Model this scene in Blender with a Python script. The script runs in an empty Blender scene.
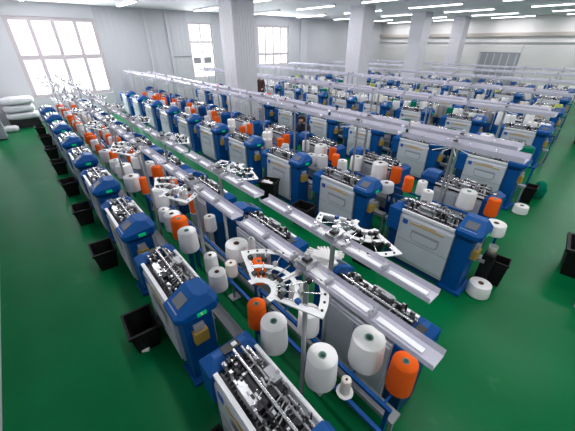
import bpy, bmesh, math, random
from mathutils import Vector, Matrix, Euler
R = random.Random(7)
PI = math.pi
SC = bpy.context.scene
COL = SC.collection

# ------------------------------------------------------------------ materials
MATS = {}
def mat(name, col, rough=.5, metal=0., noise=0., nscale=8., bump=0., bscale=30., emit=None, spec=.5, coat=0.):
    m = bpy.data.materials.new(name); m.use_nodes = True
    nt = m.node_tree; b = nt.nodes['Principled BSDF']
    b.inputs['Base Color'].default_value = (*col, 1)
    b.inputs['Roughness'].default_value = rough
    b.inputs['Metallic'].default_value = metal
    b.inputs['Specular IOR Level'].default_value = spec
    b.inputs['Coat Weight'].default_value = coat
    tc = nt.nodes.new('ShaderNodeTexCoord')
    if noise:
        n = nt.nodes.new('ShaderNodeTexNoise'); n.inputs['Scale'].default_value = nscale
        r = nt.nodes.new('ShaderNodeMixRGB'); r.blend_type = 'MIX'
        r.inputs[1].default_value = (*[c*(1-noise) for c in col], 1)
        r.inputs[2].default_value = (*[min(1, c*(1+noise)) for c in col], 1)
        nt.links.new(tc.outputs['Object'], n.inputs['Vector'])
        nt.links.new(n.outputs['Fac'], r.inputs[0]); nt.links.new(r.outputs[0], b.inputs['Base Color'])
    if bump:
        n = nt.nodes.new('ShaderNodeTexNoise'); n.inputs['Scale'].default_value = bscale
        bp = nt.nodes.new('ShaderNodeBump'); bp.inputs['Strength'].default_value = bump; bp.inputs['Distance'].default_value = .01
        nt.links.new(tc.outputs['Object'], n.inputs['Vector'])
        nt.links.new(n.outputs['Fac'], bp.inputs['Height']); nt.links.new(bp.outputs['Normal'], b.inputs['Normal'])
    if emit:
        b.inputs['Emission Color'].default_value = (*emit[0], 1); b.inputs['Emission Strength'].default_value = emit[1]
    MATS[name] = m
    return m
mat('blue', (.0, .070, .27), .45, noise=.10, nscale=5, spec=.25)
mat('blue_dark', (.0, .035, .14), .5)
mat('sheet', (.54, .56, .62), .42, noise=.03, nscale=3)
mat('sheet_seam', (.30, .31, .34), .6)
mat('pocket_shade', (.30, .31, .35), .55)
mat('white_rim', (.82, .82, .84), .35)
mat('steel', (.50, .50, .52), .32, metal=.85)
mat('gunmetal', (.28, .27, .29), .35, metal=.6)
mat('bright_steel', (.80, .80, .82), .22, metal=.9)
mat('dark_metal', (.035, .033, .037), .4, metal=.5)
mat('black', (.010, .010, .011), .45)
mat('black_plastic', (.006, .006, .007), .6, noise=.2, spec=.25)
mat('yellow_label', (.55, .36, .12), .5)
mat('mustard', (.40, .26, .05), .5)
mat('logo_blue', (.02, .10, .40), .5)
mat('screen', (.13, .14, .16), .15)
mat('keys', (.35, .45, .65), .4)
mat('green_label', (.0, .42, .14), .4, emit=((.0, .5, .15), .35))
mat('label_white', (.9, .95, .9), .4)
mat('plate', (.78, .78, .78), .45)
mat('beam', (.38, .39, .41), .45, metal=.2)
mat('yarn_white', (.86, .85, .84), .9, bump=.25, bscale=90, spec=.1)
mat('yarn_cream', (.78, .73, .66), .9, bump=.25, bscale=90, spec=.1)
mat('yarn_orange', (.92, .13, .012), .85, bump=.25, bscale=90, spec=.15)
mat('yarn_green', (.0, .17, .10), .9, bump=.25, bscale=90, spec=.1)
mat('yarn_grey', (.30, .29, .30), .9, bump=.25, bscale=90, spec=.1)
mat('yarn_yellow', (.55, .60, .16), .9, bump=.25, bscale=90, spec=.1)
mat('core_brown', (.16, .08, .05), .8)
mat('core_green', (.20, .36, .30), .6)
mat('hole', (.006, .005, .005), .9)
mat('wall_white', (.66, .66, .68), .6, noise=.03, nscale=1.2)
mat('wall_panel', (.56, .565, .60), .5, noise=.03, nscale=1.0)
mat('back_wall', (.60, .59, .58), .6, noise=.05, nscale=.8)
mat('ceil', (.75, .75, .76), .7)
mat('trim', (.40, .36, .33), .6)
mat('pillar', (.62, .61, .65), .45)
mat('frame_w', (.60, .53, .55), .5)
mat('shutter', (.30, .31, .34), .5)
mat('bag', (.74, .74, .75), .55, bump=.6, bscale=7)
mat('cloth', (.85, .83, .82), .9, bump=.4, bscale=25)
mat('tube', (1, 1, 1), .4, emit=((.93, .96, 1.0), 6.0))
mat('skin_tone', (.50, .28, .19), .6)
mat('hair', (.012, .009, .008), .5)
mat('coat_brown', (.06, .025, .02), .8)
mat('coat_navy', (.02, .025, .05), .8)
mat('trousers', (.02, .02, .025), .8)
mat('amber', (.35, .16, .03), .4)

def floor_mat():
    m = bpy.data.materials.new('floor_epoxy'); m.use_nodes = True; nt = m.node_tree; L = nt.links
    b = nt.nodes['Principled BSDF']; tc = nt.nodes.new('ShaderNodeTexCoord')
    n = nt.nodes.new('ShaderNodeTexNoise'); n.inputs['Scale'].default_value = .8; n.inputs['Detail'].default_value = 5
    r = nt.nodes.new('ShaderNodeValToRGB')
    r.color_ramp.elements[0].position = .35; r.color_ramp.elements[0].color = (.0, .115, .034, 1)
    r.color_ramp.elements[1].position = .7; r.color_ramp.elements[1].color = (.0, .145, .045, 1)
    L.new(tc.outputs['Object'], n.inputs['Vector']); L.new(n.outputs['Fac'], r.inputs[0])
    # worn pale scuffs
    n2 = nt.nodes.new('ShaderNodeTexNoise'); n2.inputs['Scale'].default_value = 1.7; n2.inputs['Detail'].default_value = 3
    r2 = nt.nodes.new('ShaderNodeValToRGB'); r2.color_ramp.elements[0].position = .66; r2.color_ramp.elements[1].position = .80
    r2.color_ramp.elements[1].color = (.35, .35, .35, 1)
    mp = nt.nodes.new('ShaderNodeMapping'); mp.inputs['Location'].default_value = (3.3, 1.2, 0)
    L.new(tc.outputs['Object'], mp.inputs['Vector']); L.new(mp.outputs[0], n2.inputs['Vector']); L.new(n2.outputs['Fac'], r2.inputs[0])
    mx = nt.nodes.new('ShaderNodeMixRGB'); mx.inputs[2].default_value = (.16, .28, .16, 1)
    L.new(r2.outputs[0], mx.inputs[0]); L.new(r.outputs[0], mx.inputs[1]); L.new(mx.outputs[0], b.inputs['Base Color'])
    n3 = nt.nodes.new('ShaderNodeTexNoise'); n3.inputs['Scale'].default_value = 3.0
    r3 = nt.nodes.new('ShaderNodeMapRange'); r3.inputs[3].default_value = .27; r3.inputs[4].default_value = .34
    L.new(tc.outputs['Object'], n3.inputs['Vector']); L.new(n3.outputs['Fac'], r3.inputs[0]); L.new(r3.outputs[0], b.inputs['Roughness'])
    b.inputs['Specular IOR Level'].default_value = .12
    MATS['floor'] = m
floor_mat()
def ribbed(name, col, axis, pitch, depth=.3):
    m = bpy.data.materials.new(name); m.use_nodes = True; nt = m.node_tree; L = nt.links
    b = nt.nodes['Principled BSDF']; tc = nt.nodes.new('ShaderNodeTexCoord')
    w = nt.nodes.new('ShaderNodeTexWave'); w.bands_direction = axis; w.wave_profile = 'TRI'
    w.inputs['Scale'].default_value = .314/pitch*1.0
    bp = nt.nodes.new('ShaderNodeBump'); bp.inputs['Strength'].default_value = depth; bp.inputs['Distance'].default_value = .03
    L.new(tc.outputs['Object'], w.inputs['Vector']); L.new(w.outputs['Fac'], bp.inputs['Height']); L.new(bp.outputs['Normal'], b.inputs['Normal'])
    b.inputs['Base Color'].default_value = (*col, 1); b.inputs['Roughness'].default_value = .5
    MATS[name] = m
ribbed('ribbed_wall', (.57, .575, .60), 'Y', .25)
ribbed('ribbed_x', (.62, .62, .65), 'X', .25)
def clear_mat(name, col, fac, rough=.25):
    m = bpy.data.materials.new(name); m.use_nodes = True; nt = m.node_tree; L = nt.links
    b = nt.nodes['Principled BSDF']; b.inputs['Base Color'].default_value = (*col, 1); b.inputs['Roughness'].default_value = rough
    t = nt.nodes.new('ShaderNodeBsdfTransparent'); mx = nt.nodes.new('ShaderNodeMixShader'); mx.inputs[0].default_value = fac
    o = nt.nodes['Material Output']
    L.new(t.outputs[0], mx.inputs[1]); L.new(b.outputs[0], mx.inputs[2]); L.new(mx.outputs[0], o.inputs['Surface'])
    MATS[name] = m
clear_mat('clear_plastic', (.66, .64, .74), .66)
clear_mat('window_glass', (.85, .9, .95), .08, .05)
clear_mat('cup_plastic', (.8, .8, .8), .35)

# ------------------------------------------------------------------ mesh builder
class MB:
    def __init__(s): s.v = []; s.f = []; s.m = []; s.names = []; s.sm = []
    def mi(s, m):
        if m not in s.names: s.names.append(m)
        return s.names.index(m)
    def poly(s, vs, fs, m, smooth=False):
        b = len(s.v); k = s.mi(m)
        s.v += [tuple(v) for v in vs]
        for f in fs: s.f.append([b+i for i in f]); s.m.append(k); s.sm.append(smooth)
        return s
    def box(s, x0, x1, y0, y1, z0, z1, m, M=None):
        vs = [Vector(p) for p in ((x0,y0,z0),(x1,y0,z0),(x1,y1,z0),(x0,y1,z0),(x0,y0,z1),(x1,y0,z1),(x1,y1,z1),(x0,y1,z1))]
        if M: vs = [M @ v for v in vs]
        return s.poly(vs, [(0,3,2,1),(4,5,6,7),(0,1,5,4),(1,2,6,5),(2,3,7,6),(3,0,4,7)], m)
    def cbox(s, x0, x1, y0, y1, z0, z1, c, m):
        """box with the top edges chamfered by c"""
        vs = [(x0,y0,z0),(x1,y0,z0),(x1,y1,z0),(x0,y1,z0),(x0,y0,z1-c),(x1,y0,z1-c),(x1,y1,z1-c),(x0,y1,z1-c),
              (x0+c,y0+c,z1),(x1-c,y0+c,z1),(x1-c,y1-c,z1),(x0+c,y1-c,z1)]
        return s.poly(vs, [(0,3,2,1),(0,1,5,4),(1,2,6,5),(2,3,7,6),(3,0,4,7),(4,5,9,8),(5,6,10,9),(6,7,11,10),(7,4,8,11),(8,9,10,11)], m)
    def tube(s, a, b, r, m, n=10, r2=None, caps=True):
        a = Vector(a); b = Vector(b); d = (b-a).normalized()
        u = d.orthogonal().normalized(); w = d.cross(u); r2 = r if r2 is None else r2
        vs = [a+(u*math.cos(t)+w*math.sin(t))*r for t in [2*PI*i/n for i in range(n)]] + [b+(u*math.cos(t)+w*math.sin(t))*r2 for t in [2*PI*i/n for i in range(n)]]
        fs = [(i, (i+1) % n, n+(i+1) % n, n+i) for i in range(n)]
        s.poly(vs, fs, m, True)
        if caps: s.poly(vs, [tuple(range(n))[::-1], tuple(range(n, 2*n))], m)
        return s
    def lathe(s, prof, m, n=20, c=(0,0,0)):
        vs = []; fs = []; k = len(prof)
        for i in range(n):
            t = 2*PI*i/n
            for r, z in prof: vs.append((c[0]+r*math.cos(t), c[1]+r*math.sin(t), c[2]+z))
        for i in range(n):
            j = (i+1) % n
            for q in range(k-1): fs.append((i*k+q, j*k+q, j*k+q+1, i*k+q+1))
        return s.poly(vs, fs, m, True)
    def arc(s, cx, cy, z, r0, r1, a0, a1, t, m, n=16):
        vs = []; fs = []
        for i in range(n+1):
            a = a0+(a1-a0)*i/n; c, q = math.cos(a), math.sin(a)
            vs += [(cx+r0*c, cy+r0*q, z), (cx+r1*c, cy+r1*q, z), (cx+r1*c, cy+r1*q, z+t), (cx+r0*c, cy+r0*q, z+t)]
        for i in range(n):
            b = 4*i
            for j in range(4): fs.append((b+j, b+(j+1) % 4, b+4+(j+1) % 4, b+4+j))
        fs += [(0,3,2,1), (4*n, 4*n+1, 4*n+2, 4*n+3)]
        return s.poly(vs, fs, m)
    def warp(s, f): s.v = [tuple(f(*v)) for v in s.v]; return s
    def build(s, name, parent=None, bevel=0.):
        me = bpy.data.meshes.new(name); me.from_pydata(s.v, [], s.f); me.update()
        for n in s.names: me.materials.append(MATS[n])
        me.polygons.foreach_set('material_index', s.m); me.polygons.foreach_set('use_smooth', s.sm)
        bm = bmesh.new(); bm.from_mesh(me); bmesh.ops.recalc_face_normals(bm, faces=bm.faces); bm.to_mesh(me); bm.free()
        o = bpy.data.objects.new(name, me); COL.objects.link(o)
        if parent: o.parent = parent
        if bevel:
            b = o.modifiers.new('bevel', 'BEVEL'); b.width = bevel; b.segments = 2; b.limit_method = 'ANGLE'
        return o
def empty(name, loc=(0,0,0)):
    o = bpy.data.objects.new(name, None); COL.objects.link(o); o.location = loc; o.empty_display_size = .1; return o
def tag(o, label=None, cat=None, group=None, kind=None):
    for k, v in (('label', label), ('category', cat), ('group', group), ('kind', kind)):
        if v: o[k] = v
    return o
KIDS = {}
def kids(o):
    return [c for c in bpy.data.objects if c.parent == o]
def snap(o): return (o, [snap(c) for c in kids(o)])       # remember a thing's tree once, then copy it quickly
def copy_tree(t, parent=None):
    o, ch = t; c = o.copy(); COL.objects.link(c); c.parent = parent
    for k in ch: copy_tree(k, c)
    return c
ORD = 'first second third fourth fifth sixth seventh eighth ninth tenth eleventh twelfth thirteenth fourteenth fifteenth sixteenth seventeenth eighteenth nineteenth twentieth'.split()
def ordn(i):
    if i < 20: return ORD[i]
    t = ['twenty', 'thirty', 'forty', 'fifty', 'sixty', 'seventy', 'eighty', 'ninety'][(i+1)//10-2]
    return t+'-'+ORD[(i+1) % 10-1] if (i+1) % 10 else t[:-1]+'ieth'

# ------------------------------------------------------------------ layout (metres; rows run along X, camera above the origin)
XL = -17.7; YB = 25.5; YF = -1.12; XR = 7.0; HC = 4.5
P = 1.67
#        front y, tray end (front row), tray end (back row)
PAIRS = [(0.42, -.16, -.36), (3.78, -.72, -.92), (7.12, -1.15, -1.35), (10.45, -1.5, -1.7), (13.8, -1.9, -2.1), (17.15, -2.35, -2.55), (20.5, -2.8, -3.0)]
PILLARS = [(-10.2, 6.4, .84), (-10.2, 13.05, .8), (-10.2, 18.3, .8), (-10.2, 23.3, .75)]

# ------------------------------------------------------------------ room shell
def struct(mb, name): o = mb.build(name); o['kind'] = 'structure'; return o
struct(MB().box(XL-.3, XR+.3, YF-.3, YB+.3, -.1, 0, 'floor'), 'floor')
struct(MB().box(XL-.3, XR+.3, YF-.3, YB+.3, HC, HC+.1, 'ceil'), 'ceiling')
wins = [(.47, 3.67, .95, 4.0), (8.0, 9.42, 1.3, 4.0), (12.5, 15.05, 1.75, 4.0)]
w = MB(); y = YF-.3
for a, b, c, d in wins:
    w.box(XL-.25, XL, y, a, 0, HC, 'ribbed_wall' if a > 4 else 'wall_white'); w.box(XL-.25, XL, a, b, 0, c, 'wall_white'); w.box(XL-.25, XL, a, b, d, HC, 'wall_white'); y = b
w.box(XL-.25, XL, y, YB+.3, 0, HC, 'wall_panel')
struct(w, 'wall_left')
struct(MB().box(XL-.3, XR+.3, YB, YB+.25, 0, HC, 'back_wall'), 'wall_back')
struct(MB().box(XL-.3, XR+.3, YF-.25, YF, 0, HC, 'ribbed_x'), 'wall_front')
struct(MB().box(XR, XR+.25, YF-.3, YB+.3, 0, HC, 'wall_white'), 'wall_right_added')  # unseen wall, added to close the hall against outside light
w = MB()
for yy in (5.83, 6.9, 11.2, 16.4): w.box(XL, XL+.1, yy-.06 if yy != 16.4 else yy-.3, yy+.06 if yy != 16.4 else yy+.3, 0, HC, 'pillar')
w.box(XL, XL+.03, 6.95, 8.0, 2.40, 2.44, 'sheet_seam')
struct(w, 'trim_1')
struct(MB().box(XL, XR, YB-.12, YB, 3.42, 3.62, 'trim').box(XL, XR, YB-.06, YB, 3.05, 3.09, 'sheet_seam'), 'trim_2')
for i, (a, b, c, d) in enumerate(wins):
    f = MB(); nc = (4, 2, 4)[i]; t = (.15, .08, .12)[i]
    x0, x1 = XL-.16, XL-.04
    f.box(x0, x1, a, a+t, c, d, 'frame_w').box(x0, x1, b-t, b, c, d, 'frame_w').box(x0+.005, x1-.005, a+t, b-t, c, c+t, 'frame_w').box(x0+.005, x1-.005, a+t, b-t, d-t, d, 'frame_w')
    for k in range(1, nc):
        yy = a+(b-a)*k/nc; f.box(x0+.02, x1-.02, yy-t/2, yy+t/2, c, d, 'frame_w')
    for zz in ((2.53,), (3.1,), (2.42,))[i]: f.box(x0+.01, x1-.01, a, b, zz-t*.6, zz+t*.6, 'frame_w')
    wf = f.build('window_%d' % (i+1)); wf['kind'] = 'structure'
    g = MB().box(XL-.205, XL-.195, a, b, c, d, 'window_glass').build('pane', wf)
    if i == 1:
        MB().box(XL-.03, XL-.0, 8.12, 8.55, 2.05, 2.35, 'shutter').build('vent_panel', wf); MB().box(XL-.03, XL-.0, 8.75, 9.2, 2.05, 2.35, 'shutter').build('vent_panel', wf)
# roller door in the back wall
d = MB().box(-9.4, -6.95, YB-.03, YB, 0, 2.95, 'sheet_seam')
for k in range(22): d.box(-9.35+k*.11, -9.35+k*.11+.05, YB-.05, YB-.03, 1.0, 2.45, 'shutter' if k % 4 else 'sheet')
d.box(-9.4, -6.95, YB-.06, YB-.03, 2.5, 2.95, 'back_wall')
struct(d, 'door_1')
for i, (px, py, s) in enumerate(PILLARS):
    m = MB().box(px-s/2, px+s/2, py-s/2, py+s/2, 0, HC, 'pillar')
    for k in range(8):
        q = -s/2+s*(k+.5)/8
        m.box(px+q-.012, px+q+.012, py-s/2-.012, py-s/2, .1, HC, 'pillar').box(px+s/2, px+s/2+.012, py+q-.012, py+q+.012, .1, HC, 'pillar')
    o = m.build('pillar'); o['kind'] = 'structure'

# ------------------------------------------------------------------ knitting machine (front faces -Y, origin at the left front foot of the cabinet)
WB = lambda x, y, z: (x*1.083, y*1.17, z)
WD = lambda x, y, z: (x, y*1.12, z)
WC = lambda x, y, z: (.78+(x-.72)*.86, y*1.0, z if z < .95 else .95+(z-.95)*.9)
def make_machine():
    t = empty('knitting_machine')
    m = MB()
    m.box(0, .72, .02, .36, .10, .90, 'sheet')
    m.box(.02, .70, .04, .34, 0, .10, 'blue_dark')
    m.poly([(0,.0,.16),(.72,.0,.16),(.72,.0,.86),(0,.0,.86),(0,.03,.12),(.72,.03,.12),(.72,.04,.93),(0,.04,.93)],
           [(0,1,2,3),(0,4,5,1),(3,2,6,7),(0,3,7,4),(1,5,6,2)], 'sheet')
    m.box(.0, .72, -.004, .0, .495, .503, 'sheet_seam')
    m.box(.02, .70, .36, .368, .14, .86, 'sheet').box(.35, .36, .368, .372, .14, .86, 'sheet_seam')
    m.box(.30, .50, -.006, 0, .835, .85, 'yellow_label').box(.16, .62, -.006, 0, .80, .822, 'yellow_label')
    m.box(.05, .12, -.006, 0, .77, .84, 'logo_blue')
    # pocket drawn flat: darker tone paints the shadow along its top and rim
    m.poly([(.20,-.008,.72),(.58,-.008,.72),(.58,-.008,.60),(.54,-.008,.55),(.24,-.008,.55),(.20,-.008,.60)], [(0,1,2,3,4,5)], 'pocket_shade')
    m.poly([(.215,-.012,.685),(.565,-.012,.685),(.565,-.012,.607),(.533,-.012,.562),(.247,-.012,.562),(.215,-.012,.607)], [(0,1,2,3,4,5)], 'sheet')
    m.warp(WB).build('cabinet', t)
    b = MB()
    b.box(.0, .74, .05, .31, .88, .935, 'dark_metal')
    # two sloping needle beds meeting in a ridge, each with a row of needle slats
    for k in range(40):
        x = .01+k*.0178
        mm = 'gunmetal' if k % 2 else 'black'
        b.poly([(x,.06,.935),(x+.010,.06,.935),(x+.010,.175,.985),(x,.175,.985)], [(0,1,2,3)], mm)
        b.poly([(x,.30,.935),(x+.010,.30,.935),(x+.010,.19,.985),(x,.19,.985)], [(0,1,2,3)], mm)
    for yy, zz, rr, mm in ((.085,.99,.011,'bright_steel'),(.13,1.03,.009,'dark_metal'),(.175,1.06,.012,'bright_steel'),(.235,1.04,.010,'steel'),(.28,.995,.011,'bright_steel'),(.205,1.00,.010,'black')):
        b.tube((-.02,yy,zz), (.76,yy,zz), rr, mm, 6)
    b.warp(WB).build('needle_bed', t)
    r = MB(); q = random.Random(3)
    r.box(-.0, .72, .005, .035, .93, .97, 'white_rim'); r.tube((0,.335,.965), (.72,.335,.965), .018, 'white_rim', 8)
    r.warp(WB).build('side_rail', t)
    c = MB()
    c.box(.18, .42, .08, .29, 1.00, 1.035, 'dark_metal').box(.22, .38, .06, .11, .98, 1.07, 'steel').box(.24, .36, .24, .30, .98, 1.07, 'steel')
    for k in range(110):
        x = q.uniform(.0, .70); yv = q.uniform(.06, .30); s_ = q.uniform(.005, .020)
        c.box(x, x+s_*q.uniform(.8, 2.6), yv, yv+s_, q.uniform(.97, 1.0), q.uniform(1.03, 1.085), q.choice(['steel', 'black', 'gunmetal', 'dark_metal', 'black', 'gunmetal', 'steel', 'dark_metal', 'bright_steel']))
    for k in range(7):
        x = q.uniform(.02, .66); c.tube((x, .12, 1.03), (x+q.uniform(-.05, .05), .24, 1.07), .005, 'steel', 5)
    c.warp(WB).build('carriage', t)
    d_ = MB()
    d_.cbox(-.19, -.0, -.02, .38, .60, 1.02, .07, 'blue')
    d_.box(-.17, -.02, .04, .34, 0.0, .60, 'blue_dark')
    d_.box(-.13, -.05, .12, .26, 1.01, 1.024, 'black').box(-.11, -.07, .2, .24, 1.02, 1.03, 'white_rim')
    d_.warp(WD).build('drive_cover', t, .008)
    col = MB().box(.725, .99, .04, .33, .05, .86, 'blue').box(.70, 1.06, 0, .42, 0, .05, 'blue')
    col.warp(WC).build('column', t, .006)
    for xx, yy in ((.75, .04), (1.02, .04), (.75, .38), (1.02, .38)): pass
    h = MB()
    x0, x1, y0, y1 = .72, 1.08, -.03, .40
    h.poly([(x0,y0,.95),(x1-.05,y0,.95),(x1,y0+.06,.95),(x1,y1-.05,.95),(x1-.06,y1,.95),(x0,y1,.95),
            (x0,y0,1.015),(x1-.05,y0,1.015),(x1,y0+.06,1.015),(x1,y1-.05,1.05),(x1-.06,y1,1.05),(x0,y1,1.05),
            (x0,.20,1.165),(x1-.12,.20,1.165),(x1-.07,.24,1.15),(x1-.07,.30,1.15),(x1-.12,.34,1.15),(x0,.34,1.15),
            (x0+.02,y0+.06,.87),(x1-.1,y0+.06,.87),(x1-.1,y1-.06,.87),(x0+.02,y1-.06,.87)],
           [(0,1,7,6),(1,2,8,7),(2,3,9,8),(3,4,10,9),(4,5,11,10),(5,0,6,11),
            (6,7,13,12),(7,8,14,13),(8,9,15,14),(9,10,16,15),(10,11,17,16),(11,6,12,17),(12,13,14,15,16,17),
            (0,18,19,1),(1,19,2),(2,19,20,3),(3,20,4),(4,20,21,5),(5,21,18,0),(18,21,20,19)], 'blue')
    hd = h.warp(WC).build('console', t, .006)
    # screen lies on the sloped front facet
    n = Vector((0, -.15, .23)).normalized(); ang = math.atan2(.15, .23)
    M = Matrix.Translation((.88, .085, 1.09+.002)) @ Matrix.Rotation(ang, 4, 'X')
    MB().box(-.085, .085, -.055, .065, -.004, .006, 'screen', M).warp(WC).build('screen', hd)
    kp = MB()
    for k in range(11): kp.box(-.12+k*.022, -.108+k*.022, -.095, -.085, -.002, .005, 'keys', M)
    kp.warp(WC).build('keypad', hd)
    MB().box(x1-.002, x1+.004, .16, .25, .955, 1.005, 'green_label').warp(WC).build('number_label', hd)
    MB().box(.99, 1.07, .10, .24, .60, .74, 'mustard').box(1.0, 1.05, .12, .22, .74, .82, 'cup_plastic').warp(WC).build('motor', t)
    return t
mach = make_machine(); mach_t = snap(mach)

ROWN = ['first', 'second', 'third', 'fourth', 'fifth', 'sixth', 'seventh', 'eighth', 'ninth', 'tenth', 'eleventh', 'twelfth', 'thirteenth', 'fourteenth']
def clear_of_pillars(x0, x1, y0, y1):
    return all(x1 < px-s/2-.03 or x0 > px+s/2+.03 or y1 < py-s/2-.03 or y0 > py+s/2+.03 for px, py, s in PILLARS)
used = False
for p, (yf, ea, eb) in enumerate(PAIRS):
    for side in (0, 1):
        row = 2*p+side; n = 0
        x = (ea-1.16+(.03 if p else -.04)) if side == 0 else (eb-.29)
        lim = XL+.25 if p > 0 else XL+1.4; m_ = 0
        while True:
            if side == 0: lo, hi = x-.28, x+1.08
            else: lo, hi = x-1.08, x+.28
            if lo < lim: break
            ya, yb = (yf-.03, yf+.44) if side == 0 else (yf+1.70-.50, yf+1.70+.03)
            if clear_of_pillars(lo, hi, ya, yb):
                o = copy_tree(mach_t) if used else mach; used = True
                o.location = (x, yf if side == 0 else yf+1.70, 0); o.rotation_euler = (0, 0, 0 if side == 0 else PI)
                tag(o, 'blue and grey knitting machine, %s from the right end of the %s row back' % (ordn(m_), ROWN[row]), 'knitting machine', 'knitting machines in rows')
                if row == 0 and n == 1: FIRST = o
                m_ += 1
            n += 1; x -= P
# the white figure 1 on the label of the second machine of the front row
for c in kids(FIRST):
    if c.name.startswith('console'):
        for q in kids(c):
            if q.name.startswith('number_label'):
                MB().box(1.083, 1.088, .199, .209, .960, 1.0, 'label_white').box(1.083, 1.088, .190, .200, .990, .996, 'label_white').warp(WC).build('numeral', c)

# ------------------------------------------------------------------ yarn stand: pole, tray, guide plate, rails (origin at the foot of the pole; reaches towards -Y)
RACK = {}
def tray_mb(x0, x1, wide=False):
    m = MB(); t = .005
    prof = [(-.125, 1.93), (-.105, 1.865), (.105, 1.865), (.125, 1.93)] if wide else [(-.060, 1.90), (-.052, 1.865), (.052, 1.865), (.060, 1.90)]
    out = [(y, z-t*1.4) for y, z in prof]
    vs = [(x, y, z) for x in (x0, x1) for y, z in prof+out]
    fs = []
    for i in range(3): fs += [(i, i+1, 8+i+1, 8+i), (4+i, 12+i, 12+i+1, 4+i+1)]
    fs += [(0,8,12,4), (3,7,15,11), (0,4,5,1), (1,5,6,2), (2,6,7,3), (8,9,13,12), (9,10,14,13), (10,11,15,14)]
    return m.poly(vs, fs, 'clear_plastic')
def make_stand(fan):
    t = empty('yarn_stand'); PX = -.05
    MB().tube((PX,0,0), (PX,0,1.98), .019, 'steel', 10).box(PX-.07, PX+.07, -.07, .07, 0, .012, 'steel').build('pole', t)
    tr = tray_mb(-.80, .80, not fan).build('tray', t)
    if fan:
        for k in range(5):
            x = -.76+k*.31; MB().box(x, x+.25, -.016, .016, 1.867, 1.874, 'white_rim').build('white_strip', tr)
    else: MB().box(-.76, .76, -.016, .016, 1.867, 1.874, 'white_rim').build('white_strip', tr)
    for x in (-.48, -.17, .14, .45): MB().box(x-.010, x+.010, -.03, .03, 1.868, 1.90, 'steel').tube((x,0,1.90),(x,0,1.925),.010,'bright_steel',6).build('yarn_guide', tr)
    MB().box(PX-.045, PX+.045, -.05, .05, 1.89, 1.925, 'steel').box(PX-.025, PX+.025, -.025, .025, 1.925, 1.94, 'dark_metal').build('clamp', t)
    MB().box(-.80, .82, .08, .11, .78, .81, 'blue').box(-.79, -.76, .085, .105, 0, .78, 'blue').box(.78, .81, .085, .105, 0, .78, 'blue').build('rail', t)
    MB().box(-.80, .82, -.15, -.03, .40, .45, 'beam').box(-.79, -.76, -.1, -.07, 0, .40, 'beam').box(.78, .81, -.1, -.07, 0, .40, 'beam').build('beam', t)
    if fan:
        f = MB(); cx, cy = -.08, -.35
        A0, A1 = math.radians(22), math.radians(160); z = 1.86
        f.arc(cx, cy, z, .352, .40, A0, A1, .006, 'plate', 20)
        f.arc(cx, cy, z, .205, .235, A0, A1, .006, 'plate', 18)
        f.arc(cx, cy, z, .07, .11, A0-.4, A1+.4, .006, 'plate', 12)
        for a in (A0, A1, (A0+A1)/2-.12):
            d = Vector((math.cos(a), math.sin(a), 0)); n = Vector((-d.y, d.x, 0))
            M = Matrix(((d.x, n.x, 0, cx), (d.y, n.y, 0, cy), (0, 0, 1, z), (0, 0, 0, 1)))
            f.box(.08, .40, -.018, .018, -.001, .008, 'plate', M)
        f.box(PX-.02, PX+.02, -.08, .02, z-.002, z+.02, 'steel')
        fo = f.build('guide_plate', t)
        q = random.Random(5)
        for k in range(15):
            a = A0+(A1-A0)*(k+.5)/15; ca, sa = math.cos(a), math.sin(a)
            f2 = MB() if k % 2 == 0 else None
            if f2:
                f2.tube((cx+.10*ca, cy+.10*sa, z+.012), (cx+.36*ca, cy+.36*sa, z+.012), .0035, 'bright_steel', 5)
                rr = q.choice([.27, .30, .24]); mm = q.choice(['steel', 'black', 'blue', 'dark_metal', 'steel'])
                f2.box(cx+rr*ca-.014, cx+rr*ca+.014, cy+rr*sa-.012, cy+rr*sa+.012, z, z+.03, mm)
                f2.box(cx+.14*ca-.016, cx+.14*ca+.016, cy+.14*sa-.012, cy+.14*sa+.012, z+.002, z+.026, q.choice(['steel', 'dark_metal']))
                f2.build('tensioner', fo)
            ey = MB().tube((cx+.378*ca, cy+.378*sa, z+.005), (cx+.378*ca, cy+.378*sa, z+.011), .008, 'black', 8)
            ey.build('eyelet', fo)
    else:
        a_ = MB()
        a_.box(PX-.03, PX+.03, -.06, .02, 1.82, 1.86, 'steel')
        for k in range(5):
            a = math.radians(200+k*32); a_.tube((PX, -.03, 1.85), (PX+.32*math.cos(a), .28*math.sin(a), 1.83-.03*(k % 2)), .006, 'white_rim', 5)
        a_.build('guide_arm', t)
    return t
stands = {True: make_stand(True), False: make_stand(False)}
st_t = {k: snap(v) for k, v in stands.items()}
st_used = {True: False, False: False}; STANDS = {p: [] for p in range(7)}
def near_tray(yr): return yr
for p, (yf, ea, eb) in enumerate(PAIRS):
    for side in (0, 1):
        fan = p == 0; e = ea if side == 0 else eb
        n = 0; m_ = 0; x = e-.83
        while x-.85 > XL+.1:
            yy = yf+.60 if side == 0 else yf+1.04
            if p == 0: yy = yf+(.62 if side == 0 else .98)
            if clear_of_pillars(x-.82, x+.84, yy-.13, yy+.13):
                o = copy_tree(st_t[fan]) if st_used[fan] else stands[fan]; st_used[fan] = True
                o.location = (x, yy, 0); o.rotation_euler = (0, 0, 0 if side == 0 else PI)
                STANDS[p].append((o, x, yy, side)); tag(o, 'steel yarn stand with long clear tray, %s from right over the %s machine row' % (ordn(m_), ROWN[2*p+side]), 'yarn stand', 'yarn stands over the machine rows'); m_ += 1
            n += 1; x -= P

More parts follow.
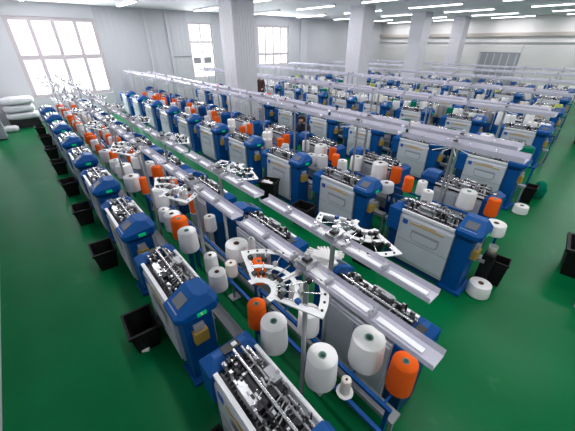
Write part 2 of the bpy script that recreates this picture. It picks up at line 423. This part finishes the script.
# ------------------------------------------------------------------ yarn cones
def make_cone(ym, core, name='yarn_cone', prof=None):
    m = MB()
    m.lathe([(.92, .0), (.985, .03), (1.0, .10), (.93, .93), (.90, .985)], ym, 24)
    m.lathe([(.90, .985), (.87, 1.0), (.24, 1.0)], ym, 24).lathe([(.24, .0), (.92, .0)], ym, 24)
    o = m.build(name)
    c = MB().lathe([(.25, 0), (.25, 1.02), (.19, 1.02), (.19, .80)], core, 12).lathe([(.19, .80), (.001, .80)], 'hole', 12)
    c.build('core_tube', o)
    return o
CT = {}
HIDE = []
for nm, ym, core in (('white', 'yarn_white', 'core_brown'), ('white2', 'yarn_white', 'core_green'), ('orange', 'yarn_orange', 'core_green'), ('cream', 'yarn_cream', 'core_brown'),
                     ('green', 'yarn_green', 'core_brown'), ('grey', 'yarn_grey', 'core_brown'), ('yellow', 'yarn_yellow', 'core_brown')):
    o = make_cone(ym, core); CT[nm] = [snap(o), False]
SPEC = []      # (kind, x, y, z, r, h, gap/row text)
BASE = .812
def cone(kind, x, y, r, h, z=BASE, tilt=0, where='gap'): SPEC.append((kind, x, y, z, r, h, where, tilt))
# nearest pair (gap 0): placed from the photograph
near0 = [('white2', -.93, 1.09, .125, .29), ('white2', -.76, 1.48, .14, .29), ('orange', -.46, 1.50, .10, .31), ('white2', -1.36, 1.00, .119, .30), ('orange', -1.64, 1.02, .09, .26),
         ('orange', -2.10, 1.37, .08, .28), ('white', -2.79, 1.42, .145, .20), ('white', -2.64, 1.06, .078, .22), ('white2', -3.16, 1.04, .120, .28), ('cream', -2.40, 1.20, .07, .16),
         ('white', -2.30, .98, .098, .22), ('white', -4.07, 1.07, .087, .18), ('white', -3.76, 1.08, .122, .24), ('orange', -3.50, 1.08, .115, .28), ('orange', -4.02, 1.50, .055, .30),
         ('white', -3.39, 1.46, .082, .22), ('white', -6.09, 1.10, .15, .24), ('white', -5.48, 1.04, .14, .26), ('orange', -5.22, 1.16, .07, .28), ('orange', -5.66, 1.54, .10, .26), ('white2', -5.99, 1.50, .118, .26),
         ('orange', -7.06, 1.12, .08, .28), ('white2', -6.55, 1.04, .119, .26), ('orange', -7.06, 1.46, .087, .28), ('white', -6.57, 1.45, .124, .24), ('white', -7.42, 1.04, .13, .24), ('white', -2.42, 1.50, .046, .34),
         ('white', -1.62, 1.50, .09, .2), ('cream', -.70, 1.16, .04, .15), ('white2', -1.28, 1.33, .10, .26), ('white2', -4.55, 1.20, .12, .3), ('orange', -4.8, 1.52, .08, .26), ('white2', -4.45, 1.5, .09, .25)]
for k, x, y, r, h in near0: cone(k, x, y, r, h, where=0)
x = -7.75
while x > XL+.8:
    for yy in (1.05, 1.46):
        cone(R.choice(['orange', 'white', 'white2', 'orange', 'white', 'cream']), x+R.uniform(-.04, .04), yy, R.uniform(.085, .125), R.uniform(.2, .29), where=0)
    x -= R.uniform(.32, .46)
near1 = [('white', -5.08, 4.91, .09, .24), ('white', -4.36, 4.35, .12, .22), ('white', -4.10, 4.42, .12, .25), ('white', -4.56, 4.98, .15, .28), ('orange', -4.26, 5.0, .085, .27), ('orange', -3.97, 4.70, .083, .24),
         ('white', -3.65, 4.53, .10, .24), ('white', -3.54, 4.90, .14, .27), ('white', -2.99, 4.96, .15, .3), ('orange', -2.66, 4.98, .10, .28), ('white', -2.54, 4.42, .139, .16), ('cream', -2.84, 4.33, .07, .2),
         ('orange', -2.30, 4.72, .086, .26), ('white', -2.08, 4.78, .085, .24), ('white', -1.85, 4.53, .09, .22), ('white2', -1.38, 4.95, .13, .28), ('orange', -1.02, 4.98, .09, .27), ('white', -.80, 4.40, .136, .16),
         ('orange', -5.60, 4.50, .09, .26), ('orange', -5.80, 4.86, .10, .26), ('white', -5.28, 4.40, .094, .22), ('white', -5.90, 4.30, .12, .22), ('white', -6.37, 4.68, .13, .24), ('white', -6.64, 4.92, .107, .24),
         ('orange', -7.15, 4.41, .096, .28), ('orange', -7.30, 4.77, .1, .27), ('white', -7.66, 4.93, .117, .22), ('white', -8.2, 4.69, .12, .26), ('white', -7.62, 4.33, .11, .22), ('orange', -8.75, 4.48, .093, .27), ('orange', -9.6, 4.86, .10, .27),
         ('orange', -10.42, 4.49, .1, .27), ('orange', -11.6, 4.92, .11, .27), ('orange', -12.91, 4.82, .10, .27), ('orange', -13.5, 4.6, .11, .27), ('orange', -14.3, 4.5, .11, .27), ('orange', -14.8, 4.86, .11, .27), ('orange', -15.6, 4.5, .11, .27), ('orange', -16.2, 4.86, .11, .27),
         ('white', -9.2, 4.4, .1, .24), ('white', -10.0, 4.9, .12, .24), ('white2', -10.9, 4.5, .1, .26), ('white', -11.2, 4.9, .11, .22), ('white', -12.2, 4.5, .12, .24), ('white', -13.1, 4.4, .1, .24), ('white', -15.2, 4.9, .12, .24)]
for k, x, y, r, h in near1: cone(k, x, y, r, h, where=1)
for p in range(2, 7):
    yf, ea, eb = PAIRS[p]; x = ea-.35; 
    while x > XL+.8:
        if p < 6 or R.random() < .8:
            yy = yf+R.choice([.62, .70, .98, 1.06])
            k = R.choice(['white', 'white', 'white', 'white2', 'cream', 'green', 'orange' if x < -9 and p == 2 else 'white', 'green' if p < 4 else 'yellow', 'grey'])
            if clear_of_pillars(x-.2, x+.2, yy-.2, yy+.2): cone(k, x, yy, R.uniform(.12, .165), R.uniform(.28, .42), where=p)
        x -= R.uniform(.22, .42) if p < 4 else R.uniform(.42, .7)
# cone holders: a disc and peg on an arm fixed to the rail of the nearest stand, one under each cone
disc_me = MB().tube((0,0,-.010), (0,0,0), .065, 'plate', 14).tube((0,0,0), (0,0,.05), .006, 'steel', 6).build('cone_holder')
disc_me = disc_me.data; bpy.data.objects.remove(bpy.data.objects['cone_holder'])
arm_cache = {}
def reach(x, y, wh):
    for st, sx, sy, side in STANDS[wh]:
        sg = 1 if side == 0 else -1; lx, ly = (x-sx)*sg, (y-sy)*sg
        if -.84 < lx < .86 and -.14 < ly < .40: return True
    return False
def add_holder(x, y, z, wh):
    best = min(STANDS[wh], key=lambda t: abs(t[1]-x)+3*abs((y-t[2])*(1 if t[3] == 0 else -1)-.095)+(0 if -.14 < (y-t[2])*(1 if t[3] == 0 else -1) < .40 else 9))
    st, sx, sy, side = best; sg = 1 if side == 0 else -1
    h = bpy.data.objects.new('cone_holder', disc_me); COL.objects.link(h); h.parent = st
    lx, ly = (x-sx)*sg, (y-sy)*sg; h.location = (lx, ly, z)
    d = round(.095-ly, 2); lx_c = max(-.78, min(.80, lx))
    if (d, round(lx_c-lx, 2)) not in arm_cache:
        ao = MB().tube((0, 0, -.022), (lx_c-lx, d, -.022), .010, 'blue', 6).build('arm_shape')
        arm_cache[(d, round(lx_c-lx, 2))] = ao.data; bpy.data.objects.remove(ao)
    a = bpy.data.objects.new('arm', arm_cache[(d, round(lx_c-lx, 2))]); COL.objects.link(a); a.parent = h
WHERE = ['first and second', 'third and fourth', 'fifth and sixth', 'seventh and eighth', 'ninth and tenth', 'eleventh and twelfth', 'thirteenth and fourteenth']
POLES = []
for p, (yf, ea, eb) in enumerate(PAIRS):
    for side in (0, 1):
        x = (ea if side == 0 else eb)-.83; yy = (yf+.60 if side == 0 else yf+1.04) if p else (yf+.62 if side == 0 else yf+.98)
        for k in range(11): POLES.append((x-P*k+(-.05 if side == 0 else .05), yy, .022))
placed = []; out = []
for sp in SPEC:
    kind, x, y, z, r, h, wh, tilt = sp; yf = PAIRS[wh][0]
    y = min(max(y, yf+.44+r), yf+1.22-r)
    for it in range(40):
        bad = None
        for px, py, pr in POLES+placed:
            d = math.hypot(x-px, y-py)
            if d < r+pr+.004: bad = (px, py, pr, d); break
        if not bad: break
        x += .02 if x >= bad[0] else -.02
        if it == 20: r *= .85
    if not bad: placed.append((x, y, r)); out.append((kind, x, y, z, r, h, wh, tilt))
SPEC = out
CNAME = dict(white='white', white2='white', orange='orange', cream='cream', green='green', grey='grey', yellow='yellow green')
cnt = {}
SPEC = [q_ for q_ in SPEC if reach(q_[1], q_[2], q_[6])]
SPEC.sort(key=lambda s: (s[6], -s[1]))
for kind, x, y, z, r, h, wh, tilt in SPEC:
    T = CT[kind]
    o = copy_tree(T[0]) if T[1] else T[0][0]; T[1] = True
    o.location = (x, y, z); o.scale = (r, r, h); o.rotation_euler = (0, 0, R.uniform(0, 6))
    cn = CNAME[kind]; key = (cn, wh); i = cnt.get(key, 0); cnt[key] = i+1
    tag(o, '%s yarn cone, %s of its colour from right, between %s machine rows' % (cn, ordn(i), WHERE[wh]), 'yarn cone', 'yarn cones between machine rows')
    add_holder(x, y, z, wh)
# cones standing on the floor
for (x, y, r, h, kind, lab) in ((-.64, 4.08, .15, .19, 'white', 'wide white yarn cone alone on the green floor nearest the aisle'),
                                (-1.02, 7.25, .14, .16, 'white', 'short white yarn cone on the floor by the end of the fifth row'),
                                (-3.0, 4.9, .10, .28, 'cream', 'cream yarn cone standing on the floor behind the third row'),
                                (-4.35, 4.30, .09, .30, 'cream', 'cream yarn cone low on the floor between two grey cabinets')):
    T = CT[kind]; o = copy_tree(T[0]); o.location = (x, y, 0.001); o.scale = (r, r, h); tag(o, lab, 'yarn cone', None)
# white tube lying on the beam
o = MB().tube((-.07,0,0), (.07,0,0), .035, 'yarn_white', 14).build('yarn_roll'); o.location = (-1.62, .91, .487)
o.rotation_euler = (0, 0, .3); tag(o, 'small white roll lying on the grey beam behind the front machine', 'yarn roll')

# ------------------------------------------------------------------ black bins
def bin_mb(w_=.38, d=.30, h=.32, tp=.04):
    m = MB(); t = .012
    o = [(-w_/2+tp, -d/2+tp), (w_/2-tp, -d/2+tp), (w_/2-tp, d/2-tp), (-w_/2+tp, d/2-tp)]; u = [(-w_/2, -d/2), (w_/2, -d/2), (w_/2, d/2), (-w_/2, d/2)]
    i = [(x*(1-.07), y*(1-.09)) for x, y in u]; j = [(x*.93, y*.91) for x, y in o]
    vs = [(x, y, 0) for x, y in o]+[(x, y, h) for x, y in u]+[(x, y, h) for x, y in i]+[(x, y, t) for x, y in j]
    fs = [(3,2,1,0)]
    for k in range(4):
        l = (k+1) % 4; fs += [(k, l, 4+l, 4+k), (4+k, 4+l, 8+l, 8+k), (8+k, 8+l, 12+l, 12+k)]
    fs += [(12,13,14,15)]
    m.poly(vs, fs, 'black_plastic')
    e = .012
    m.box(-w_/2-e, w_/2+e, -d/2-e, -d/2, h-.03, h, 'black_plastic').box(-w_/2-e, w_/2+e, d/2, d/2+e, h-.03, h, 'black_plastic').box(-w_/2-e, -w_/2, -d/2, d/2, h-.03, h, 'black_plastic').box(w_/2, w_/2+e, -d/2, d/2, h-.03, h, 'black_plastic')
    return m
b0 = bin_mb().build('plastic_bin'); first = True
BX = [-1.2, -2.95, -4.82, -6.55, -8.2, -9.9, -11.5, -13.2, -14.9]
for i, x in enumerate(BX):
    o = b0 if first else b0.copy()
    if not first: COL.objects.link(o)
    first = False; o.location = (x+.06, .225, 0.0); o.rotation_euler = (0, 0, R.uniform(-.08, .08)); o.scale = (1.05, 1.05, 1.05)
    tag(o, 'open black plastic bin on the left aisle floor, %s from the nearest end' % ordn(i), 'bin', 'black bins along the front machines')
def bin_at(x, y, rz, lab, s=(1, 1, 1)):
    o = b0.copy(); COL.objects.link(o); o.location = (x, y, 0); o.rotation_euler = (0, 0, rz); o.scale = s; tag(o, lab, 'bin'); 
bin_at(-3.62, 3.46, .2, 'black bin before the third row, beside the second machine from right', (1, 1, 1.3))
bin_at(-4.75, 3.5, .5, 'tall black bin with white cloth, under the clear tray gap', (.9, 1.1, 1.7))
bin_at(-2.1, 3.42, .1, 'black bin half hidden behind the clear tray, beside rightmost grey cabinet', (1.1, 1, 1.6))
bin_at(-.58, 4.50, .15, 'black bin at the right end of the third machine row', (.5, .7, 1.3))
bin_at(-1.1, 7.92, .1, 'black bin at the right end of the fifth row beside green bag', (.6, .9, 1.2))
bin_at(.24, 5.75, .15, 'large black bin at the right edge of the green floor', (1.7, 1.9, 1.5))
bin_at(-1.2, 14.6, .15, 'distant black bin at the far end of the right aisle', (1.5, 1.6, 2.4))
o = MB().cbox(-.18, .18, -.15, .15, 0, .35, .05, 'sheet').build('storage_box', bevel=.01); o.location = (.49, 4.95, 0); tag(o, 'pale grey box at the right edge below the large black bin', 'box')
# plastic cup on the bin beside the end console
o = MB().lathe([(.001, 0), (.045, 0), (.055, .12), (.050, .12), (.042, .01), (.001, .01)], 'cup_plastic', 14).build('plastic_cup')
MB().lathe([(.001, .012), (.040, .012), (.044, .05), (.001, .05)], 'amber', 12).build('contents', o)

o.location = (-.71, 4.32, .546); o.scale = (1.1, 1.1, 1.1)
# shelf under the cup is the rim box of a small carton
k = MB().box(-.07, .07, -.07, .07, 0, .545, 'black_plastic').build('carton', bevel=.01); k.location = (-.71, 4.32, 0); tag(k, 'narrow black carton carrying the clear cup by the end console', 'carton')
tag(o, 'clear plastic cup with amber contents by the blue end console', 'cup')

# ------------------------------------------------------------------ gloves
def glove_mb():
    m = MB()
    m.cbox(-.05, .05, 0, .11, 0, .03, .008, 'cloth').cbox(-.042, .042, -.07, 0, 0, .028, .006, 'cloth')
    for i, (x, l) in enumerate(((-.039, .065), (-.013, .08), (.013, .075), (.039, .055))):
        m.tube((x, .10, .015), (x*1.25, .10+l, .018), .0125, 'cloth', 8, .010)
    m.tube((.045, .03, .015), (.09, .075, .02), .014, 'cloth', 8, .010)
    return m
gl = glove_mb().build('knitted_glove'); tops = ((-2.02, 1.86, 1.046, .3, 0, 0), (-1.94, 1.90, 1.078, 1.3, .25, 0), (-2.02, 1.92, 1.11, -.8, -.2, .2), (-1.98, 1.83, 1.14, 2.2, .2, -.2), (-1.93, 1.80, 1.07, 3.6, -.3, .1))
gn = ['bottom of the heap', 'second from bottom of the heap', 'middle of the heap', 'top of the heap', 'slipping off the near side of the heap']
for i, (x, y, z, rz, rx, ry) in enumerate(tops):
    o = gl if i == 0 else gl.copy()
    if i: COL.objects.link(o)
    o.location = (x+.42, y-.05, z+.12); o.rotation_euler = (rx, ry, rz); o.scale = (1.0, 1.0, 1.3); tag(o, 'white knitted glove on a blue machine cover, '+gn[i], 'glove', 'white gloves heaped on a machine cover')
for i, (x, y, z, rz, lab) in enumerate(((-2.1, 3.42, .44, .7, 'white knitted glove lying in the black bin below the clear tray'), (-4.75, 3.5, .47, 2, 'white knitted glove in the tall black bin at the tray gap'), (-2.78, .19, .10, 1.1, 'pale glove at the bottom of the nearest visible front bin'))):
    o = gl.copy(); COL.objects.link(o); o.location = (x, y, z if i < 2 else .02); o.rotation_euler = (.1, 0, rz); tag(o, lab, 'glove')

# ------------------------------------------------------------------ white sacks by the window wall
def sack_mb(seed):
    bm = bmesh.new(); bmesh.ops.create_icosphere(bm, subdivisions=4, radius=1)
    q = random.Random(seed); ph = [q.uniform(0, 6) for _ in range(6)]
    for v in bm.verts:
        c = v.co; f = lambda t: math.copysign(abs(t)**.55, t)
        c = Vector((f(c.x)*.42, f(c.y)*.62, f(c.z)*.20))
        c += c.normalized()*(.018*math.sin(c.y*17+ph[0])+.014*math.sin(c.x*21+ph[1]+c.z*9)+.010*math.sin(c.y*41+ph[2]))
        v.co = c+Vector((0, 0, .20))
    me = bpy.data.meshes.new('sack'); bm.to_mesh(me); bm.free(); me.materials.append(MATS['bag'])
    for p_ in me.polygons: p_.use_smooth = True
    o = bpy.data.objects.new('sack', me); COL.objects.link(o); return o
for i, (x, y, z, lab) in enumerate(((-17.1, -.12, .30, 'bulging white sack at the bottom of the stack beneath the big window'), (-17.12, -.15, .59, 'bulging white sack in the middle of the stack beneath the big window'), (-17.1, -.11, .88, 'bulging white sack on top of the stack beneath the big window'), (-16.35, -.72, 0, 'small white sack on the floor in front of the sack stack'))):
    o = sack_mb(i); o.location = (x, y, z); o.scale = (1, .85, .72); tag(o, lab, 'sack', 'white sacks by the window')
    if i == 3: o.scale = (.6, .5, .5)
o = MB().box(-.46, .46, -.5, .5, .22, .30, 'dark_metal').box(-.46, -.36, -.5, .5, 0, .22, 'dark_metal').box(.36, .46, -.5, .5, 0, .22, 'dark_metal').box(-.05, .05, -.5, .5, 0, .22, 'dark_metal').build('pallet'); o.location = (-17.15, -.13, 0); tag(o, 'low dark pallet under the stacked white sacks', 'pallet')
o = MB().box(-.28, .28, -.14, .14, .05, 1.15, 'shutter').box(-.26, .26, -.145, -.14, .1, 1.1, 'dark_metal').box(-.26, .26, -.12, .12, 0, .05, 'black').build('metal_cabinet', bevel=.01)
o.location = (-15.2, -.95, 0); tag(o, 'dark grey metal cabinet against the wall at the left edge', 'cabinet')
# green bag at the end of row four
bm = bmesh.new(); bmesh.ops.create_icosphere(bm, subdivisions=3, radius=1)
for v in bm.verts:
    c = v.co; v.co = Vector((c.x*.16*(1+.12*math.sin(9*c.z+c.y*5)), c.y*.16, (c.z*.24 if c.z > -.7 else -.17)+.20))
me = bpy.data.meshes.new('sack'); bm.to_mesh(me); bm.free(); me.materials.append(MATS['yarn_green'])
for p_ in me.polygons: p_.use_smooth = True
o = bpy.data.objects.new('green_bag', me); COL.objects.link(o); o.location = (-1.0, 8.35, -.03); o.scale = (.85, .85, 1.0); tag(o, 'dark green bag on the floor at the right end of the fifth row', 'bag')

# ------------------------------------------------------------------ workers
def person(pts, edges, rad, cuts, name, lab, loc, rz):
    me = bpy.data.meshes.new('person'); me.from_pydata(pts, edges, []); o = bpy.data.objects.new('person', me); COL.objects.link(o)
    sk = o.modifiers.new('skin', 'SKIN'); sk.use_smooth_shade = True
    for i, r in enumerate(rad): me.skin_vertices[0].data[i].radius = r if isinstance(r, tuple) else (r, r)
    me.skin_vertices[0].data[0].use_root = True
    o.modifiers.new('sub', 'SUBSURF').levels = 2
    dg = bpy.context.evaluated_depsgraph_get(); m2 = bpy.data.meshes.new_from_object(o.evaluated_get(dg))
    o.modifiers.clear(); o.data = m2; m2.materials.clear()
    for c in cuts['mats']: m2.materials.append(MATS[c])
    for p_ in m2.polygons: p_.material_index = cuts['f'](p_.center); p_.use_smooth = True
    o.location = loc; o.rotation_euler = (0, 0, rz); tag(o, lab, 'person')
    return o
def hair_on(o, c, r):
    m = bmesh.new(); bmesh.ops.create_uvsphere(m, u_segments=18, v_segments=12, radius=r)
    for v in m.verts:
        v.co.z *= 1.12
        if v.co.y < -.02 and v.co.z < .045: v.co.y = max(v.co.y, -.045); v.co.z = max(v.co.z, .02) if abs(v.co.x) < .07 else v.co.z
        v.co += Vector(c)
    me = bpy.data.meshes.new('hair'); m.to_mesh(me); m.free(); me.materials.append(MATS['hair'])
    for p_ in me.polygons: p_.use_smooth = True
    h = bpy.data.objects.new('hair', me); COL.objects.link(h); h.parent = o
    f = MB().tube((c[0]-.032, c[1]-.098, c[2]-.01), (c[0]-.032, c[1]-.106, c[2]-.01), .010, 'hair', 8).tube((c[0]+.032, c[1]-.098, c[2]-.01), (c[0]+.032, c[1]-.106, c[2]-.01), .010, 'hair', 8)
    f.tube((c[0], c[1]-.10, c[2]-.02), (c[0], c[1]-.125, c[2]-.045), .010, 'skin_tone', 6).box(c[0]-.025, c[0]+.025, c[1]-.104, c[1]-.096, c[2]-.078, c[2]-.068, 'coat_brown')
    f.build('face', o)
def fingers(pts, edges, rad, wrist, palm, d, side):
    n = len(pts)-1
    for k in range(4):
        a = Vector(palm)+Vector((side[0]*(k-1.5)*.019, side[1]*(k-1.5)*.019, 0)); L = (.065, .08, .075, .06)[k]
        b = a+Vector(d)*L*.5; c = b+(Vector(d)+Vector((0, 0, -.4))).normalized()*L*.5
        i = len(pts); pts += [tuple(a), tuple(b), tuple(c)]; edges += [(n, i), (i, i+1), (i+1, i+2)]; rad += [.011, .009, .008]
# standing worker
pts = [(0,0,.88),(0,0,1.08),(0,0,1.30),(0,0,1.40),(0,-.01,1.47),(0,-.02,1.56),(0,-.02,1.62),
       (.10,0,.84),(.11,-.01,.48),(.11,.02,.09),(.11,-.12,.04),(-.10,0,.84),(-.11,-.01,.48),(-.11,.02,.09),(-.11,-.12,.04),
       (.18,0,1.34),(.24,-.02,1.08),(.22,-.22,.98),(-.18,0,1.34),(-.24,-.02,1.08),(-.22,-.22,.98)]
ed = [(0,1),(1,2),(2,3),(3,4),(4,5),(5,6),(0,7),(7,8),(8,9),(9,10),(0,11),(11,12),(12,13),(13,14),(2,15),(15,16),(16,17),(2,18),(18,19),(19,20)]
rad = [(.17,.11),(.15,.10),(.18,.11),(.08,.07),.055,.088,.075,.10,.07,.05,.04,.10,.07,.05,.04,.065,.05,.036,.065,.05,.036]
for sx in (17, 20):
    s_ = 1 if sx == 17 else -1; i = len(pts); pts.append((.20*s_, -.30, .97)); ed.append((sx, i)); rad.append((.038, .02))
    fingers(pts, ed, rad, None, (.20*s_, -.33, .97), (0, -1, -.2), (1, 0))
def fm(c):
    if c.z > 1.42: return 1
    if c.y < -.24 and c.z > .8: return 1
    return 0 if c.z > .62 else 2
o = person(pts, ed, rad, dict(mats=['coat_brown', 'skin_tone', 'trousers'], f=fm), 'person', 'dark haired person in brown coat standing in a far aisle left of centre', (-14.0, 9.95, 0), .6)
hair_on(o, (0, -.01, 1.59), .108)
# seated worker bending over a machine
pts = [(0,0,.52),(0,-.05,.70),(0,-.14,.92),(0,-.20,1.02),(0,-.24,1.08),(0,-.29,1.15),(0,-.31,1.20),
       (.11,-.04,.50),(.13,-.42,.48),(.13,-.40,.09),(.13,-.53,.04),(-.11,-.04,.50),(-.13,-.42,.48),(-.13,-.40,.09),(-.13,-.53,.04),
       (.18,-.15,.95),(.25,-.30,.74),(.18,-.50,.80),(-.18,-.15,.95),(-.25,-.30,.74),(-.18,-.50,.80)]
rad = [(.17,.13),(.15,.11),(.18,.11),(.08,.07),.055,.088,.075,.10,.075,.05,.04,.10,.075,.05,.04,.065,.05,.036,.065,.05,.036]
ed = ed[:20]
for sx in (17, 20):
    s_ = 1 if sx == 17 else -1; i = len(pts); pts.append((.17*s_, -.57, .82)); ed.append((sx, i)); rad.append((.038, .02))
    fingers(pts, ed, rad, None, (.17*s_, -.60, .82), (0, -1, -.1), (1, 0))
def fm2(c):
    if c.z > 1.05: return 1
    if c.y < -.52 and c.z > .6: return 1
    return 0 if c.z > .58 else 2
o = person(pts, ed, rad, dict(mats=['coat_navy', 'skin_tone', 'trousers'], f=fm2), 'person', 'dark haired person in dark clothes seated behind the fourth machine row', (-6.55, 6.25, 0), .35)
hair_on(o, (0, -.27, 1.19), .108)
st = MB().tube((0,0,.33), (0,0,.365), .15, 'black', 18)
for a in range(4): st.tube((.11*math.cos(a*PI/2+.8), .11*math.sin(a*PI/2+.8), .33), (.17*math.cos(a*PI/2+.8), .17*math.sin(a*PI/2+.8), 0), .012, 'steel', 8)
o = st.build('stool'); o.location = (-6.55, 6.25, 0); tag(o, 'round black stool under the seated person', 'stool')

# ------------------------------------------------------------------ ceiling lights (lamps the hall has)
lamp = empty('ceiling_light')
MB().box(-1.2, 1.2, -.09, .09, -.07, 0, 'white_rim').build('housing', lamp)
MB().tube((-1.15,-.04,-.085), (1.15,-.04,-.085), .016, 'tube', 8).tube((-1.15,.04,-.085), (1.15,.04,-.085), .016, 'tube', 8).build('tube_lamp', lamp)
lamp_t = snap(lamp); k = 0
ld = bpy.data.lights.new('tube_light', 'AREA'); ld.shape = 'RECTANGLE'; ld.size = 2.3; ld.size_y = .2; ld.energy = 38; ld.color = (.99, .965, 1.0)
for j, yy in enumerate((1.2, 4.5, 8.0, 11.4, 14.8, 18.2, 21.6, 24.6)):
    for i, xx in enumerate((-15.4, -11.6, -7.8, -4.0, -.2, 3.6)):
        o = copy_tree(lamp_t) if k else lamp; k += 1
        o.location = (xx, yy, HC); tag(o, 'white twin tube ceiling light, %s from left wall in the %s line back' % (ordn(i), ordn(j)), 'ceiling light', 'ceiling lights')
        l = bpy.data.objects.new('lamp_glow', ld); COL.objects.link(l); l.parent = o; l.location = (0, 0, -.12)
# ------------------------------------------------------------------ daylight, camera
w = bpy.data.worlds.new('world'); SC.world = w; w.use_nodes = True
w.node_tree.nodes['Background'].inputs[0].default_value = (.93, .96, 1, 1); w.node_tree.nodes['Background'].inputs[1].default_value = 1.7
for i, (a, b, c, d) in enumerate(wins):      # daylight through each window
    l = bpy.data.lights.new('daylight', 'AREA'); l.shape = 'RECTANGLE'; l.size = b-a; l.size_y = d-c; l.energy = 55*(b-a)*(d-c); l.color = (.92, .96, 1)
    q = bpy.data.objects.new('window_daylight', l); COL.objects.link(q); q.location = (XL-.32, (a+b)/2, (c+d)/2); q.rotation_euler = (PI/2, 0, -PI/2)
    l.cycles.is_portal = False
cam = bpy.data.cameras.new('camera'); co = bpy.data.objects.new('camera', cam); COL.objects.link(co); SC.camera = co
cam.sensor_width = 36; cam.lens = 298/575*36; cam.clip_start = .05
co.location = (0, 0, 3.1)
pitch = math.radians(30.2086)
Fx, Fy = -.76369, .64558
f = Vector((Fx*math.cos(pitch), Fy*math.cos(pitch), -math.sin(pitch)))
co.rotation_euler = f.to_track_quat('-Z', 'Y').to_euler()
vs = SC.view_settings; vs.view_transform = 'Standard'; vs.look = 'None'; vs.gamma = 1; vs.use_curve_mapping = False; vs.exposure = 0.12
SC.cycles.max_bounces = 6; SC.cycles.transparent_max_bounces = 16; SC.cycles.sample_clamp_indirect = 6
SC.cycles.use_denoising = True
